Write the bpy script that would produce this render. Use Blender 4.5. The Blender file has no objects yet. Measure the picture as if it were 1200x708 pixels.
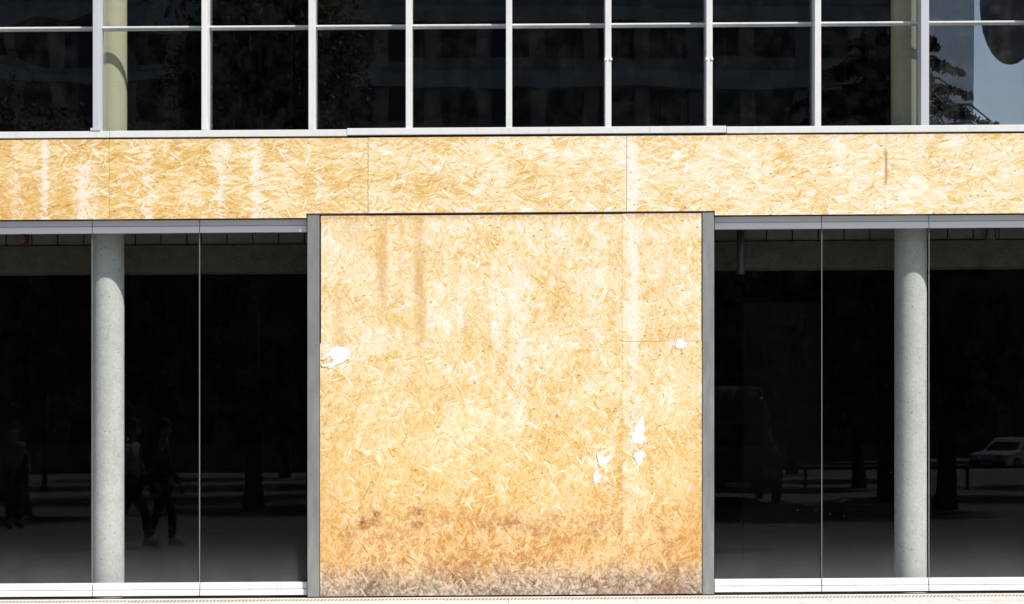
import bpy, bmesh, math, random
from mathutils import Vector, Matrix
R = math.radians
S = bpy.context.scene
C = S.collection
# ------------------------------------------------------------------ camera, world, sun, exposure
CAMD, EYE = 19.8, 1.6
cam = bpy.data.cameras.new("camera")
cam.lens = 72.0
cam.sensor_width = 36.0
cam.shift_y = 151.0 / 1200.0
cam.clip_start, cam.clip_end = 0.1, 2000.0
camo = bpy.data.objects.new("camera", cam)
camo.location = (0, -CAMD, EYE)
camo.rotation_euler = (R(90), 0, 0)
C.objects.link(camo)
S.camera = camo

SUN_EL, SUN_AZ = R(49.0), R(135.0)      # azimuth clockwise from +Y: the sun stands behind the camera, to the right
world = bpy.data.worlds.new("World")
S.world = world
world.use_nodes = True
wt = world.node_tree
sky = wt.nodes.new("ShaderNodeTexSky")
sky.sky_type = 'NISHITA'
sky.sun_disc = False
sky.sun_elevation = SUN_EL
sky.sun_rotation = SUN_AZ
sky.air_density = 1.0
sky.dust_density = 1.5
wt.links.new(sky.outputs[0], wt.nodes["Background"].inputs[0])
wt.nodes["Background"].inputs[1].default_value = 0.1
sl = bpy.data.lights.new("sun", 'SUN')
sl.energy = 4.6
sl.angle = R(0.5)
sl.color = (1.0, 0.955, 0.89)
so = bpy.data.objects.new("sun", sl)
sv = Vector((math.sin(SUN_AZ) * math.cos(SUN_EL), math.cos(SUN_AZ) * math.cos(SUN_EL), math.sin(SUN_EL)))
so.rotation_euler = (-sv).to_track_quat('-Z', 'Y').to_euler()
so.location = (20, -30, 40)
C.objects.link(so)
S.view_settings.view_transform = 'Standard'
S.view_settings.look = 'None'
S.view_settings.exposure = 0.27
S.view_settings.gamma = 1.0
S.cycles.max_bounces = 10
S.cycles.transparent_max_bounces = 24
S.cycles.sample_clamp_indirect = 6.0

# ------------------------------------------------------------------ measures
K = 0.0065            # the street, and the whole front with it, climbs 0.65 % to the right
def sc(y):            # photograph pixels per metre at depth y
    return 2400.0 / (CAMD + y)
def X(px, y=0.0): return (px - 600.0) / sc(y)
def Z(n, y=0.0): return EYE + (505.0 - n) / sc(y)
XE0, XE1 = -140.0, 1340.0     # the front runs on past the picture to both sides

# ------------------------------------------------------------------ node helper
class NT:
    def __init__(self, name):
        self.m = bpy.data.materials.new(name)
        self.m.use_nodes = True
        self.t = self.m.node_tree
        self.t.nodes.clear()
        self.out = self.t.nodes.new("ShaderNodeOutputMaterial")
    def new(self, kind): return self.t.nodes.new(kind)
    def put(self, sock, v):
        if isinstance(v, bpy.types.NodeSocket): self.t.links.new(v, sock)
        elif isinstance(v, (tuple, list)):
            if len(v) == 3 and sock.type == 'RGBA': v = (*v, 1.0)
            sock.default_value = v
        else: sock.default_value = v
    def math(self, op, a, b=None, c=None, clamp=False):
        n = self.new("ShaderNodeMath"); n.operation = op; n.use_clamp = clamp
        self.put(n.inputs[0], a)
        if b is not None: self.put(n.inputs[1], b)
        if c is not None: self.put(n.inputs[2], c)
        return n.outputs[0]
    def mul(self, a, b, clamp=False): return self.math('MULTIPLY', a, b, clamp=clamp)
    def add(self, a, b, clamp=False): return self.math('ADD', a, b, clamp=clamp)
    def sub(self, a, b, clamp=False): return self.math('SUBTRACT', a, b, clamp=clamp)
    def mad(self, a, b, c, clamp=False): return self.math('MULTIPLY_ADD', a, b, c, clamp=clamp)
    def less(self, a, b): return self.math('LESS_THAN', a, b)
    def great(self, a, b): return self.math('GREATER_THAN', a, b)
    def smooth(self, v, a, b, lo=0.0, hi=1.0):
        n = self.new("ShaderNodeMapRange"); n.interpolation_type = 'SMOOTHSTEP'
        self.put(n.inputs[0], v); self.put(n.inputs[1], a); self.put(n.inputs[2], b); self.put(n.inputs[3], lo); self.put(n.inputs[4], hi)
        return n.outputs[0]
    def gauss(self, v, c, s):
        d = self.mul(self.sub(v, c), 1.0 / s)
        return self.math('POWER', 2.71828, self.mul(self.mul(d, d), -1.0))
    def xyz(self, x, y, z=0.0):
        n = self.new("ShaderNodeCombineXYZ")
        for i, v in enumerate((x, y, z)): self.put(n.inputs[i], v)
        return n.outputs[0]
    def sep(self, v):
        n = self.new("ShaderNodeSeparateXYZ"); self.put(n.inputs[0], v); return n.outputs
    def pos(self):
        return self.new("ShaderNodeNewGeometry").outputs["Position"]
    def rnd(self):
        return self.new("ShaderNodeObjectInfo").outputs["Random"]
    def noise(self, vec, scale, detail=3.0, rough=0.55, col=False, w=None):
        n = self.new("ShaderNodeTexNoise")
        if w is not None:
            n.noise_dimensions = '4D'; self.put(n.inputs["W"], w)
        self.put(n.inputs["Vector"], vec); self.put(n.inputs["Scale"], scale)
        n.inputs["Detail"].default_value = detail; n.inputs["Roughness"].default_value = rough
        return n.outputs["Color" if col else "Fac"]
    def voro(self, vec, scale=1.0, feat='F1', dims='2D'):
        n = self.new("ShaderNodeTexVoronoi"); n.voronoi_dimensions = dims; n.feature = feat
        self.put(n.inputs["Vector"], vec); self.put(n.inputs["Scale"], scale)
        return n
    def mix(self, f, a, b, mode='MIX'):
        n = self.new("ShaderNodeMix"); n.data_type = 'RGBA'; n.blend_type = mode
        self.put(n.inputs[0], f); self.put(n.inputs[6], a); self.put(n.inputs[7], b)
        return n.outputs[2]
    def mixf(self, f, a, b):
        n = self.new("ShaderNodeMix"); n.data_type = 'FLOAT'
        self.put(n.inputs[0], f); self.put(n.inputs[2], a); self.put(n.inputs[3], b)
        return n.outputs[0]
    def ramp(self, f, stops):
        n = self.new("ShaderNodeValToRGB"); e = n.color_ramp.elements
        while len(e) < len(stops): e.new(0.5)
        for q, (p, c) in zip(e, stops):
            q.position = p; q.color = (*c, 1.0)
        self.put(n.inputs[0], f)
        return n.outputs[0]
    def bump(self, h, strength=0.3, dist=0.01):
        n = self.new("ShaderNodeBump"); n.inputs["Strength"].default_value = strength; n.inputs["Distance"].default_value = dist
        self.put(n.inputs["Height"], h)
        return n.outputs[0]
    def principled(self, color, rough=0.6, metal=0.0, spec=0.5, normal=None):
        n = self.new("ShaderNodeBsdfPrincipled")
        self.put(n.inputs["Base Color"], color); self.put(n.inputs["Roughness"], rough); self.put(n.inputs["Metallic"], metal)
        self.put(n.inputs["Specular IOR Level"], spec)
        if normal is not None: self.put(n.inputs["Normal"], normal)
        return n.outputs[0]
    def done(self, shader):
        self.t.links.new(shader, self.out.inputs[0]); return self.m

# ------------------------------------------------------------------ materials
def simple(name, col, rough=0.7, metal=0.0, var=0.15, scale=6.0, spec=0.4, bump=0.0, fine=None):
    n = NT(name)
    p = n.pos()
    f = n.noise(p, scale, 5.0)
    if fine: f = n.mixf(0.5, f, n.noise(p, fine, 3.0))
    k = n.mad(f, 2 * var, 1.0 - var)
    c = n.mix(1.0, col, n.xyz(k, k, k), 'MULTIPLY')
    nm = n.bump(f, 0.5, bump) if bump else None
    return n.done(n.principled(c, rough, metal, spec, nm))

def osb(name, mode):
    n = NT(name)
    P = n.pos(); x, y, zz = n.sep(P)
    z = n.sub(zz, n.mul(x, K))
    PX = n.mad(x, 121.2, 600.0)
    PY = n.mad(n.sub(EYE, z), 121.2, 505.0)
    off = n.mul(n.rnd(), 53.0)
    flat = n.xyz(x, z, 0.0)
    warp = n.sep(n.noise(n.xyz(x, z, off), 5.0, 3.0, col=True))
    xw = n.add(x, n.mad(warp[0], 0.03, -0.015)); zw = n.add(z, n.mad(warp[1], 0.03, -0.015))
    big = n.noise(n.xyz(x, z, off), 2.2, 4.0, .6)
    grain = n.noise(n.xyz(n.mul(x, 60.0), n.mul(z, 60.0), off), 1.0, 3.0, 0.7)
    # (angle, length, width, coverage, strength): broad faint flakes, then distinct strands, then thin slivers
    if mode == 'fascia':
        mid = n.noise(n.xyz(n.mul(xw, 11.0), n.mul(zw, 34.0), off), 1.0, 4.0, .65)
        layers = [(10, .26, .060, .40, .55), (-24, .20, .045, .36, .6), (34, .16, .034, .28, .65), (-6, .20, .026, .30, .7), (-40, .17, .024, .22, .7), (18, .15, .018, .24, .8), (66, .13, .022, .10, .8), (-14, .16, .010, .20, .55), (4, .12, .008, .22, .5), (40, .12, .008, .14, .5)]
    else:
        mid = n.noise(n.xyz(n.mul(xw, 30.0), n.mul(zw, 22.0), off), 1.0, 5.0, .72)
        layers = [(70, .19, .060, .30, .40), (-35, .16, .050, .26, .45), (20, .12, .040, .20, .5), (-68, .13, .030, .24, .5), (48, .12, .024, .22, .45), (85, .11, .016, .20, .40), (-48, .10, .015, .16, .45), (62, .08, .010, .22, .40), (-22, .07, .009, .20, .35), (-75, .08, .008, .22, .35)]
    v = n.add(n.mad(mid, 1.05, -0.08), n.mad(big, 0.35, -0.17))
    for i, (a, L, W, cov, st) in enumerate(layers):
        ca, sa = math.cos(R(a)), math.sin(R(a))
        u = n.mul(n.mad(xw, ca, n.mul(zw, sa)), 1.0 / L)
        w = n.mul(n.mad(xw, -sa, n.mul(zw, ca)), 1.0 / W)
        vo = n.voro(n.xyz(n.add(u, n.add(off, 7.3 * i)), n.add(w, 3.1 * i), 0.0))
        cr = n.sep(vo.outputs["Color"])
        keep = n.mul(n.less(cr[0], cov), n.smooth(vo.outputs["Distance"], 0.42, 0.52, 1.0, 0.0))
        v = n.mixf(n.mul(keep, st), v, n.mad(cr[1], 0.72, 0.15))
    for i, (a, L, W) in enumerate([(24, .17, .020), (-30, .13, .024), (-62, .11, .015)] if mode == 'fascia' else [(-32, .13, .017), (-58, .14, .022), (66, .12, .017), (14, .12, .014)]):
        ca, sa = math.cos(R(a)), math.sin(R(a))
        vo = n.voro(n.xyz(n.add(n.mul(n.mad(xw, ca, n.mul(zw, sa)), 1.0 / L), n.add(off, 71.0 + 5 * i)), n.mul(n.mad(xw, -sa, n.mul(zw, ca)), 1.0 / W), 0.0))
        cr = n.sep(vo.outputs["Color"])
        v = n.mixf(n.mul(n.mul(n.less(cr[2], .013 if mode == 'fascia' else .020), n.smooth(vo.outputs["Distance"], .38, .48, 1.0, 0.0)), .8), v, n.smooth(cr[0], .35, .6, .18, .95))
    v = n.add(v, n.mad(grain, 0.62, -0.31))
    v = n.add(v, n.mad(big, 0.40, -0.20))
    fine = n.noise(n.xyz(x, z, 9.0), 26.0, 3.0, 0.6)
    # sun and rain have bleached the boards: the fascia further to the right, the entrance in its upper part
    if mode == 'fascia':
        v = n.add(v, n.mul(n.smooth(PX, 60, 760, .0, .20), n.mad(big, .8, .6)))
    else:
        v = n.add(v, n.mul(n.smooth(PY, 320, 620, .17, .02), n.mad(big, .8, .6)))
    c = n.ramp(v, [(0.02, (.34, .145, .035)), (0.22, (.60, .35, .095)), (0.44, (.73, .50, .195)), (0.66, (.82, .665, .405)), (0.92, (.86, .81, .70))])
    # sparse dark flecks and bark slivers
    vs = n.voro(n.xyz(n.mul(xw, 14.0), n.mul(zw, 30.0), 0.0))
    cs = n.sep(vs.outputs["Color"])
    fleck = n.mul(n.less(cs[0], 0.018), n.smooth(vs.outputs["Distance"], 0.10, 0.26, 1.0, 0.0))
    c = n.mix(n.mul(fleck, 0.7), c, (.24, .09, .03))
    for ang, sd in ((12, 0), (70, 5), (-48, 9)):
        ca, sa = math.cos(R(ang)), math.sin(R(ang))
        vn = n.voro(n.xyz(n.add(n.mul(n.mad(xw, ca, n.mul(zw, sa)), 8.0), n.add(off, sd)), n.mul(n.mad(xw, -sa, n.mul(zw, ca)), 95.0), 0.0))
        cn = n.sep(vn.outputs["Color"])
        c = n.mix(n.mul(n.mul(n.less(cn[1], 0.022), n.smooth(vn.outputs["Distance"], .35, .5, 1.0, 0.0)), 0.30), c, (.36, .17, .05))
    brk = n.noise(n.xyz(n.mul(x, 9.0), n.mul(z, 2.2), 3.0), 1.0, 4.0, 0.65)
    brk2 = n.smooth(n.mixf(0.45, brk, fine), 0.36, 0.60)
    def bands(items):
        tot = None
        for cx, s, a, y0, y1 in items:
            g = n.mul(n.gauss(PX, cx, s), a)
            if y0 is not None:
                g = n.mul(g, n.mul(n.smooth(PY, y0 - 14, y0 + 14), n.smooth(PY, y1 - 35, y1 + 35, 1.0, 0.0)))
            tot = g if tot is None else n.add(tot, g)
        return n.smooth(n.add(n.mul(tot, .62), n.mul(n.mad(n.mixf(.35, v, brk2), 1.15, -0.66), n.smooth(tot, .02, .35))), .06, .80, 0.0, .86)
    pale = (.86, .79, .70)
    if mode == 'fascia':
        wl = bands([(20, 9, .6, None, 0), (53, 6, .95, None, 0), (97, 11, .9, None, 0), (112, 5, .5, None, 0), (172, 10, .75, None, 0), (258, 9, .85, None, 0), (301, 9, .8, None, 0),
                    (332, 7, .35, None, 0), (372, 9, .4, None, 0), (470, 10, .25, None, 0), (560, 12, .25, None, 0), (741, 8, .85, None, 0), (835, 10, .3, None, 0), (1000, 12, .25, None, 0), (1120, 14, .3, None, 0)])
        c = n.mix(n.mul(n.mul(n.gauss(PX, -20, 90), n.smooth(PY, 175, 250)), n.smooth(fine, .3, .65, 0.15, .9)), c, (.62, .325, .075))
        c = n.mix(wl, c, pale)
        # darker upper edge and one vertical scratch
        c = n.mix(n.mul(n.smooth(PY, 158, 172, 0.35, 0.0), n.smooth(fine, .35, .6)), c, (.50, .27, .10))
        c = n.mix(n.mul(n.gauss(PX, 1038, 1.6), n.mul(n.smooth(PY, 176, 182), n.smooth(PY, 216, 224, .75, 0.0))), c, (.45, .20, .08))
    else:
        wl = bands([(742, 9, .9, 255, 520), (608, 13, .65, 300, 520), (541, 8, .7, 280, 380), (700, 8, .4, 250, 420), (583, 8, .45, 310, 480), (655, 12, .35, 250, 330), (670, 10, .3, 420, 560), (420, 12, .3, 480, 560), (715, 14, .35, 470, 600), (395, 10, .3, 470, 520), (736, 9, .35, 560, 660)])
        c = n.mix(wl, c, pale)
        gh = None
        for cx, cy, sx, sy, a in [(706, 548, 13, 22, .8), (748, 525, 10, 26, .8), (398, 420, 24, 14, .7), (797, 404, 12, 9, .7), (742, 575, 12, 8, .5)]:
            q = n.mul(n.mul(n.gauss(PX, cx, sx), n.gauss(PY, cy, sy)), a)
            gh = q if gh is None else n.add(gh, q)
        c = n.mix(n.mul(gh, n.smooth(n.mixf(.6, fine, v), .40, .62), clamp=True), c, (.86, .82, .77))
        # glue left by a torn-off sheet
        gl = n.mul(n.mul(n.smooth(PX, 419, 423), n.smooth(PX, 450, 454, 1.0, 0.0)), n.mul(n.smooth(PY, 396, 399), n.smooth(PY, 412, 417, 0.75, 0.0)))
        c = n.mix(n.mul(gl, brk2), c, (.86, .76, .62))
        ol = bands([(448, 7, .75, 253, 370), (492, 7, .8, 253, 400), (412, 16, .5, 250, 290), (470, 5, .45, 250, 330), (398, 9, .45, 330, 420), (655, 6, .4, 300, 380), (546, 5, .4, 360, 410), (597, 4, .4, 360, 390), (780, 14, .25, 290, 370)])
        c = n.mix(ol, c, (.62, .36, .12))
        c = n.mix(n.mul(n.smooth(PY, 252, 262, 0.45, 0.0), n.smooth(fine, .3, .6)), c, (.42, .20, .07))
        # splash zone: first orange, then grey at the foot
        nz = n.add(n.mul(n.noise(n.xyz(n.mul(x, 3.0), z, 4.0), 1.4, 4.0), 34.0), n.mul(fine, 44.0))
        PYn = n.add(PY, n.sub(nz, 39.0))
        c = n.mix(n.mul(n.smooth(PYn, 545, 655, 0.0, 0.85), n.smooth(brk2, 0.0, 1.0, .55, 1.0)), c, n.mix(n.smooth(v, .25, .72), (.40, .17, .045), (.73, .45, .19)))
        sides = n.add(n.gauss(PX, 372, 26), n.gauss(PX, 826, 24))
        c = n.mix(n.mul(n.mul(sides, n.smooth(PY, 420, 600)), n.mul(n.smooth(PY, 640, 690, 1.0, 0.0), 0.42)), c, (.62, .31, .08))
        grey = n.mix(n.smooth(v, .15, .75), (.13, .09, .06), (.58, .50, .41))
        c = n.mix(n.smooth(PYn, 644, 696, 0.0, 0.92), c, grey)
        c = n.mix(n.mul(n.smooth(PYn, 664, 694, 0.0, 0.45), n.smooth(fine, .42, .62)), c, (.10, .075, .06))
        # scorch-like brown spots
        sp = None
        for cx, cy, sx, sy, a in [(425, 612, 6, 9, 1.3), (441, 602, 7, 5, 1.2), (438, 612, 8, 5, 1.1), (490, 599, 7, 5, 1.3), (489, 614, 9, 5, 1.1), (600, 612, 18, 9, .8), (570, 616, 12, 7, .6), (632, 622, 14, 8, .6), (648, 606, 10, 8, .5), (470, 624, 14, 7, .5), (540, 604, 8, 6, .4), (700, 618, 16, 9, .45), (408, 626, 10, 12, .5), (776, 622, 4, 4, .7), (778, 637, 3, 5, .6), (520, 610, 12, 7, .35), (455, 630, 9, 9, .35), (775, 690, 24, 8, .5), (720, 690, 16, 9, .5)]:
            g = n.mul(n.mul(n.gauss(PX, cx, sx), n.gauss(PY, cy, sy)), a)
            sp = g if sp is None else n.add(sp, g)
        c = n.mix(n.mul(sp, n.smooth(n.mixf(.5, fine, grain), .34, .60), clamp=True), c, (.30, .115, .04))
    return n.done(n.principled(c, 0.78, 0.0, 0.25, n.bump(v, 0.35, 0.004)))

def glass(name, tint, amount, dust, wave, wscale=1.0, floor=0.0):
    """a thin architectural pane: clear body, mirror-smooth faces, dust on the face"""
    n = NT(name)
    P = n.pos(); x, y, zz = n.sep(P)
    z = n.sub(zz, n.mul(x, K))
    ge = n.new("ShaderNodeNewGeometry")
    dt = n.new("ShaderNodeVectorMath"); dt.operation = 'DOT_PRODUCT'
    n.put(dt.inputs[0], ge.outputs["Normal"]); n.put(dt.inputs[1], ge.outputs["Incoming"])
    q = n.sub(1.0, n.math('ABSOLUTE', dt.outputs["Value"]), clamp=True)
    fac = n.mad(n.math('POWER', q, 5.0), 1.0 - amount * .04, amount * .04, clamp=True)   # Schlick
    tr = n.new("ShaderNodeBsdfTransparent"); tr.inputs[0].default_value = (*tint, 1)
    gl = n.new("ShaderNodeBsdfGlossy"); gl.inputs["Roughness"].default_value = 0.0
    gl.inputs[0].default_value = (.93, .97, 1.0, 1)
    if wave:
        h = n.noise(n.xyz(n.mul(x, 0.9), n.mul(z, 1.1), n.mul(n.rnd(), 9.0)), wscale, 1.0, 0.3)
        n.put(gl.inputs["Normal"], n.bump(h, 1.0, wave))
    ms = n.new("ShaderNodeMixShader"); n.put(ms.inputs[0], fac)
    n.t.links.new(tr.outputs[0], ms.inputs[1]); n.t.links.new(gl.outputs[0], ms.inputs[2])
    df = n.new("ShaderNodeBsdfDiffuse"); df.inputs[0].default_value = (.55, .56, .56, 1)
    fine = n.noise(P, 5.0, 5.0, 0.7)
    base = n.mul(n.smooth(fine, 0.38, 0.75), dust)
    vo = n.voro(n.xyz(n.mul(x, 22.0), n.mul(z, 22.0), 0.0)); cv = n.sep(vo.outputs["Color"])
    spk = n.mul(n.mul(n.less(cv[0], 0.035), n.smooth(vo.outputs["Distance"], 0.06, 0.17, 1.0, 0.0)), cv[1])
    clus = n.mul(n.smooth(n.noise(P, 1.3, 2.0), 0.42, 0.62), n.smooth(z, .5, 1.6, 1.0, .25))
    d = n.add(base, n.mul(n.mul(spk, clus), 0.10 + 1.5 * dust))
    # fine vertical drip streaks
    dr = n.smooth(n.noise(n.xyz(n.mul(x, 30.0), n.mul(z, 1.2), 1.0), 1.0, 3.0), 0.55, 0.75)
    d = n.add(d, n.mul(dr, dust * 0.6))
    if floor:
        # street dust thrown up against the foot of the pane
        s = n.smooth(z, 0.0, 0.80, 1.0, 0.0)
        d = n.add(d, n.mul(n.mul(n.mul(s, s), n.mad(fine, 0.9, 0.45)), floor))
    m2 = n.new("ShaderNodeMixShader"); n.put(m2.inputs[0], n.math('MINIMUM', d, 0.9))
    n.t.links.new(ms.outputs[0], m2.inputs[1]); n.t.links.new(df.outputs[0], m2.inputs[2])
    return n.done(m2.outputs[0])

def concrete(name, col, pit=True, var=.18, streak=True):
    n = NT(name)
    P = n.pos(); x, y, z = n.sep(P)
    f = n.noise(P, 7.0, 6.0, .6); g = n.noise(P, 45.0, 3.0, .7)
    k = n.mad(n.add(n.mul(f, .9), n.mad(g, 1.1, -.5)), 2 * var, 1 - var)
    c = n.mix(1.0, col, n.xyz(k, k, k), 'MULTIPLY')
    if streak:
        s = n.smooth(n.noise(n.xyz(n.mul(x, 14.0), n.mul(y, 14.0), n.mul(z, .7)), 1.0, 4.0), .5, .75, 0, .22)
        c = n.mix(s, c, tuple(v * .72 for v in col))
    if pit:
        vo = n.voro(n.xyz(n.mul(x, 26.0), n.mul(y, 26.0), n.mul(z, 22.0)), 1.0, dims='3D'); cv = n.sep(vo.outputs["Color"])
        pt = n.mul(n.less(cv[0], .30), n.smooth(vo.outputs["Distance"], .10, .22, 1.0, 0.0))
        c = n.mix(n.mul(pt, .8), c, tuple(v * .30 for v in col))
        c = n.mix(n.mul(n.great(cv[1], .95), n.smooth(vo.outputs["Distance"], .05, .2, .45, 0.0)), c, (.75, .75, .73))
    return n.done(n.principled(c, .82, 0, .3, n.bump(n.mixf(.5, f, g), .4, .004)))

def steel():
    n = NT("weathered_steel")
    P = n.pos(); x, y, z = n.sep(P)
    f = n.noise(n.xyz(n.mul(x, 5.0), n.mul(y, 5.0), n.mul(z, 1.6)), 1.2, 5.0, .6)
    g = n.noise(n.xyz(n.mul(x, 26.0), 0.0, n.mul(z, 4.0)), 1.0, 4.0, .6)
    c = n.ramp(n.mixf(.35, f, g), [(.28, (.165, .178, .185)), (.5, (.235, .247, .25)), (.72, (.32, .325, .32))])
    return n.done(n.principled(c, .55, .25, .4))

def painted(name, col, dirt=.25):
    n = NT(name)
    P = n.pos(); x, y, z = n.sep(P)
    f = n.noise(n.xyz(n.mul(x, 2.0), n.mul(y, 2.0), n.mul(z, 2.0)), 2.0, 5.0)
    g = n.noise(n.xyz(n.mul(x, 22.0), 0.0, n.mul(z, 5.0)), 1.0, 4.0)
    d = n.mul(n.smooth(n.mixf(.5, f, g), .48, .72), dirt)
    c = n.mix(d, col, tuple(v * .55 for v in col))
    return n.done(n.principled(c, .42, 0, .45))

M = {}
M['osb_f'] = osb("strand_board_horizontal", 'fascia')
M['osb_h'] = osb("strand_board_upright", 'hoarding')
M['glass_top'] = glass("coated_glass", (.90, .92, .91), 1.9, .006, .0055, 1.0)
M['glass_mid'] = glass("flat_coated_glass", (.90, .92, .91), 1.9, .006, .0012, 1.0)
M['glass_side'] = glass("brighter_mirror_glass", (.80, .84, .88), 6.6, .04, .0004, .8)  # stronger mirroring and grey haze put in for the sky reflected here
M['glass_shop'] = glass("shop_glass", (.94, .955, .95), .34, .0012, .0006, .7, floor=.075)
M['white'] = painted("white_window_paint", (.70, .71, .705), .3)
M['alu'] = painted("grey_aluminium_paint", (.50, .52, .56), .22)
M['rail'] = painted("pale_aluminium", (.88, .90, .93), .06)
M['trans'] = painted("shaded_lip_joint_grey", (.58, .585, .59), .3)  # the lip's shade put into the grey; sill joints share it
M['steel'] = steel()
M['nail'] = simple("rusty_nail_head", (.10, .045, .022), .7)
M['lining'] = simple("brown_gap_lining", (.10, .042, .025), .9)
M['dark'] = simple("black_gap_lining", (.015, .014, .013), .9)
M['flash'] = simple("brown_metal_flashing", (.16, .105, .09), .5, .3, .3, 20)
M['conc'] = concrete("fair_faced_concrete", (.56, .565, .55), True, .26)
M['cream'] = concrete("cream_painted_concrete", (.60, .565, .40), False, .08)
M['conc_d'] = concrete("rough_grey_concrete", (.10, .095, .08), False, .8)
M['block'] = concrete("grey_concrete_block", (.19, .185, .165), False, .3, False)
M['inside'] = simple("dark_interior_paint", (.014, .0145, .014), .9, var=.35, scale=2)  # near-black base colour, keeps the rooms dark behind the glass
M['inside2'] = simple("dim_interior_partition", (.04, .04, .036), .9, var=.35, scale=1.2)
M['floor_in'] = simple("dark_interior_floor", (.02, .02, .02), .8, var=.4, scale=3)  # near-black like the room walls
M['sil'] = simple("grey_silicone", (.15, .165, .16), .5, var=.1)
M['paper'] = simple("torn_white_paper", (.80, .80, .81), .85, var=.10, scale=30)
M['wall'] = concrete("rendered_wall", (.42, .41, .39), False)
M['galv'] = simple("galvanised_pipe", (.10, .10, .095), .5, .5, .3, 9)

# ------------------------------------------------------------------ object helpers
def obj(name, bm, mat, parent=None, shear=True, smooth=False, bevel=0.0):
    if shear:
        for v in bm.verts: v.co.z += K * v.co.x
    bm.normal_update()
    bmesh.ops.recalc_face_normals(bm, faces=bm.faces[:])
    xs = [v.co.x for v in bm.verts]; ys = [v.co.y for v in bm.verts]; zs = [v.co.z for v in bm.verts]
    o0 = Vector(((min(xs) + max(xs)) / 2, (min(ys) + max(ys)) / 2, min(zs)))
    for v in bm.verts: v.co -= o0
    if smooth:
        for f in bm.faces: f.smooth = True
    me = bpy.data.meshes.new(name)
    bm.to_mesh(me); bm.free()
    me.materials.append(mat)
    o = bpy.data.objects.new(name, me); C.objects.link(o)
    o.location = o0
    if parent is not None:
        o.parent = parent
        base = Vector((0, 0, 0)); q = parent
        while q is not None:
            base += q.location; q = q.parent
        o.location = o0 - base
    if bevel:
        b = o.modifiers.new("bevel", 'BEVEL'); b.width = bevel; b.segments = 2; b.limit_method = 'ANGLE'
    return o
def thing(name, label, cat, loc=(0, 0, 0), group=None):
    o = bpy.data.objects.new(name, None); C.objects.link(o)
    o.location = loc; o.empty_display_size = .2
    o['label'] = label; o['category'] = cat; o['kind'] = 'thing'
    if group: o['group'] = group
    return o
def tag(o, label=None, cat=None, group=None, kind=None):
    if label: o['label'] = label
    if cat: o['category'] = cat
    if group: o['group'] = group
    if kind: o['kind'] = kind
    return o
def add_box(bm, x0, x1, y0, y1, z0, z1):
    v = [bm.verts.new((x, y, z)) for z in (z0, z1) for y in (y0, y1) for x in (x0, x1)]
    for f in ((0, 2, 3, 1), (4, 5, 7, 6), (0, 1, 5, 4), (1, 3, 7, 5), (3, 2, 6, 7), (2, 0, 4, 6)):
        bm.faces.new([v[i] for i in f])
def box(x0, x1, y0, y1, z0, z1):
    bm = bmesh.new(); add_box(bm, x0, x1, y0, y1, z0, z1); return bm
def prism(pts, y0, y1):
    """an outline in x, z with depth from y0 to y1"""
    bm = bmesh.new()
    a = [bm.verts.new((p[0], y0, p[1])) for p in pts]; b = [bm.verts.new((p[0], y1, p[1])) for p in pts]
    bm.faces.new(a); bm.faces.new(b[::-1])
    for i in range(len(pts)):
        j = (i + 1) % len(pts); bm.faces.new((a[i], b[i], b[j], a[j]))
    return bm
def add_tube(bm, pts, rads, seg=10, caps=True):
    rings = []
    for i, p in enumerate(pts):
        p = Vector(p)
        d = (Vector(pts[min(i + 1, len(pts) - 1)]) - Vector(pts[max(i - 1, 0)])).normalized()
        u = d.orthogonal().normalized(); w = d.cross(u)
        if i and abs(u.dot(pu)) < .99: u = (pu - d * pu.dot(d)).normalized(); w = d.cross(u)
        pu = u
        rings.append([bm.verts.new(p + (u * math.cos(2 * math.pi * k / seg) + w * math.sin(2 * math.pi * k / seg)) * rads[i]) for k in range(seg)])
    for a, b in zip(rings, rings[1:]):
        for k in range(seg): bm.faces.new((a[k], a[(k + 1) % seg], b[(k + 1) % seg], b[k]))
    if caps: bm.faces.new(rings[0][::-1]); bm.faces.new(rings[-1])
def cyl(x, y, z0, z1, r, seg=48):
    bm = bmesh.new(); add_tube(bm, [(x, y, z0), (x, y, z1)], [r, r], seg); return bm
def lathe(prof, seg=24):
    bm = bmesh.new(); add_tube(bm, [(0, 0, z) for r, z in prof], [max(r, .001) for r, z in prof], seg); return bm

# ------------------------------------------------------------------ ground
def sheet(x0, x1, y0, y1, z, nx=1, ny=1):
    bm = bmesh.new()
    g = [[bm.verts.new((x0 + (x1 - x0) * i / nx, y0 + (y1 - y0) * j / ny, z)) for i in range(nx + 1)] for j in range(ny + 1)]
    for j in range(ny):
        for i in range(nx): bm.faces.new((g[j][i], g[j][i + 1], g[j + 1][i + 1], g[j + 1][i]))
    return bm
def paving():
    n = NT("pale_stone_paving")
    P = n.pos(); x, y, z = n.sep(P)
    br = n.new("ShaderNodeTexBrick"); n.put(br.inputs["Vector"], n.xyz(x, y, 0.0)); br.inputs["Scale"].default_value = 1.0
    br.inputs["Brick Width"].default_value = .6; br.inputs["Row Height"].default_value = .4; br.inputs["Mortar Size"].default_value = .006
    n.put(br.inputs[1], (.20, .19, .18)); n.put(br.inputs[2], (.25, .24, .225)); n.put(br.inputs[3], (.25, .23, .21))
    f = n.noise(P, 3.0, 6.0, .65); k = n.mad(f, .4, .8)
    return n.done(n.principled(n.mix(1.0, br.outputs[0], n.xyz(k, k, k), 'MULTIPLY'), .85, 0, .3))
M['paving'] = paving()
M['slab'] = simple("pale_paving_slab", (.62, .59, .55), .85, var=.14, scale=4, fine=40, bump=.003)
M['asphalt'] = simple("grey_asphalt", (.05, .05, .052), .9, var=.3, scale=3)
M['ground'] = simple("town_ground", (.10, .10, .09), .9, var=.3, scale=.2)
YD = -.30                                   # street side of the drain
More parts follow.
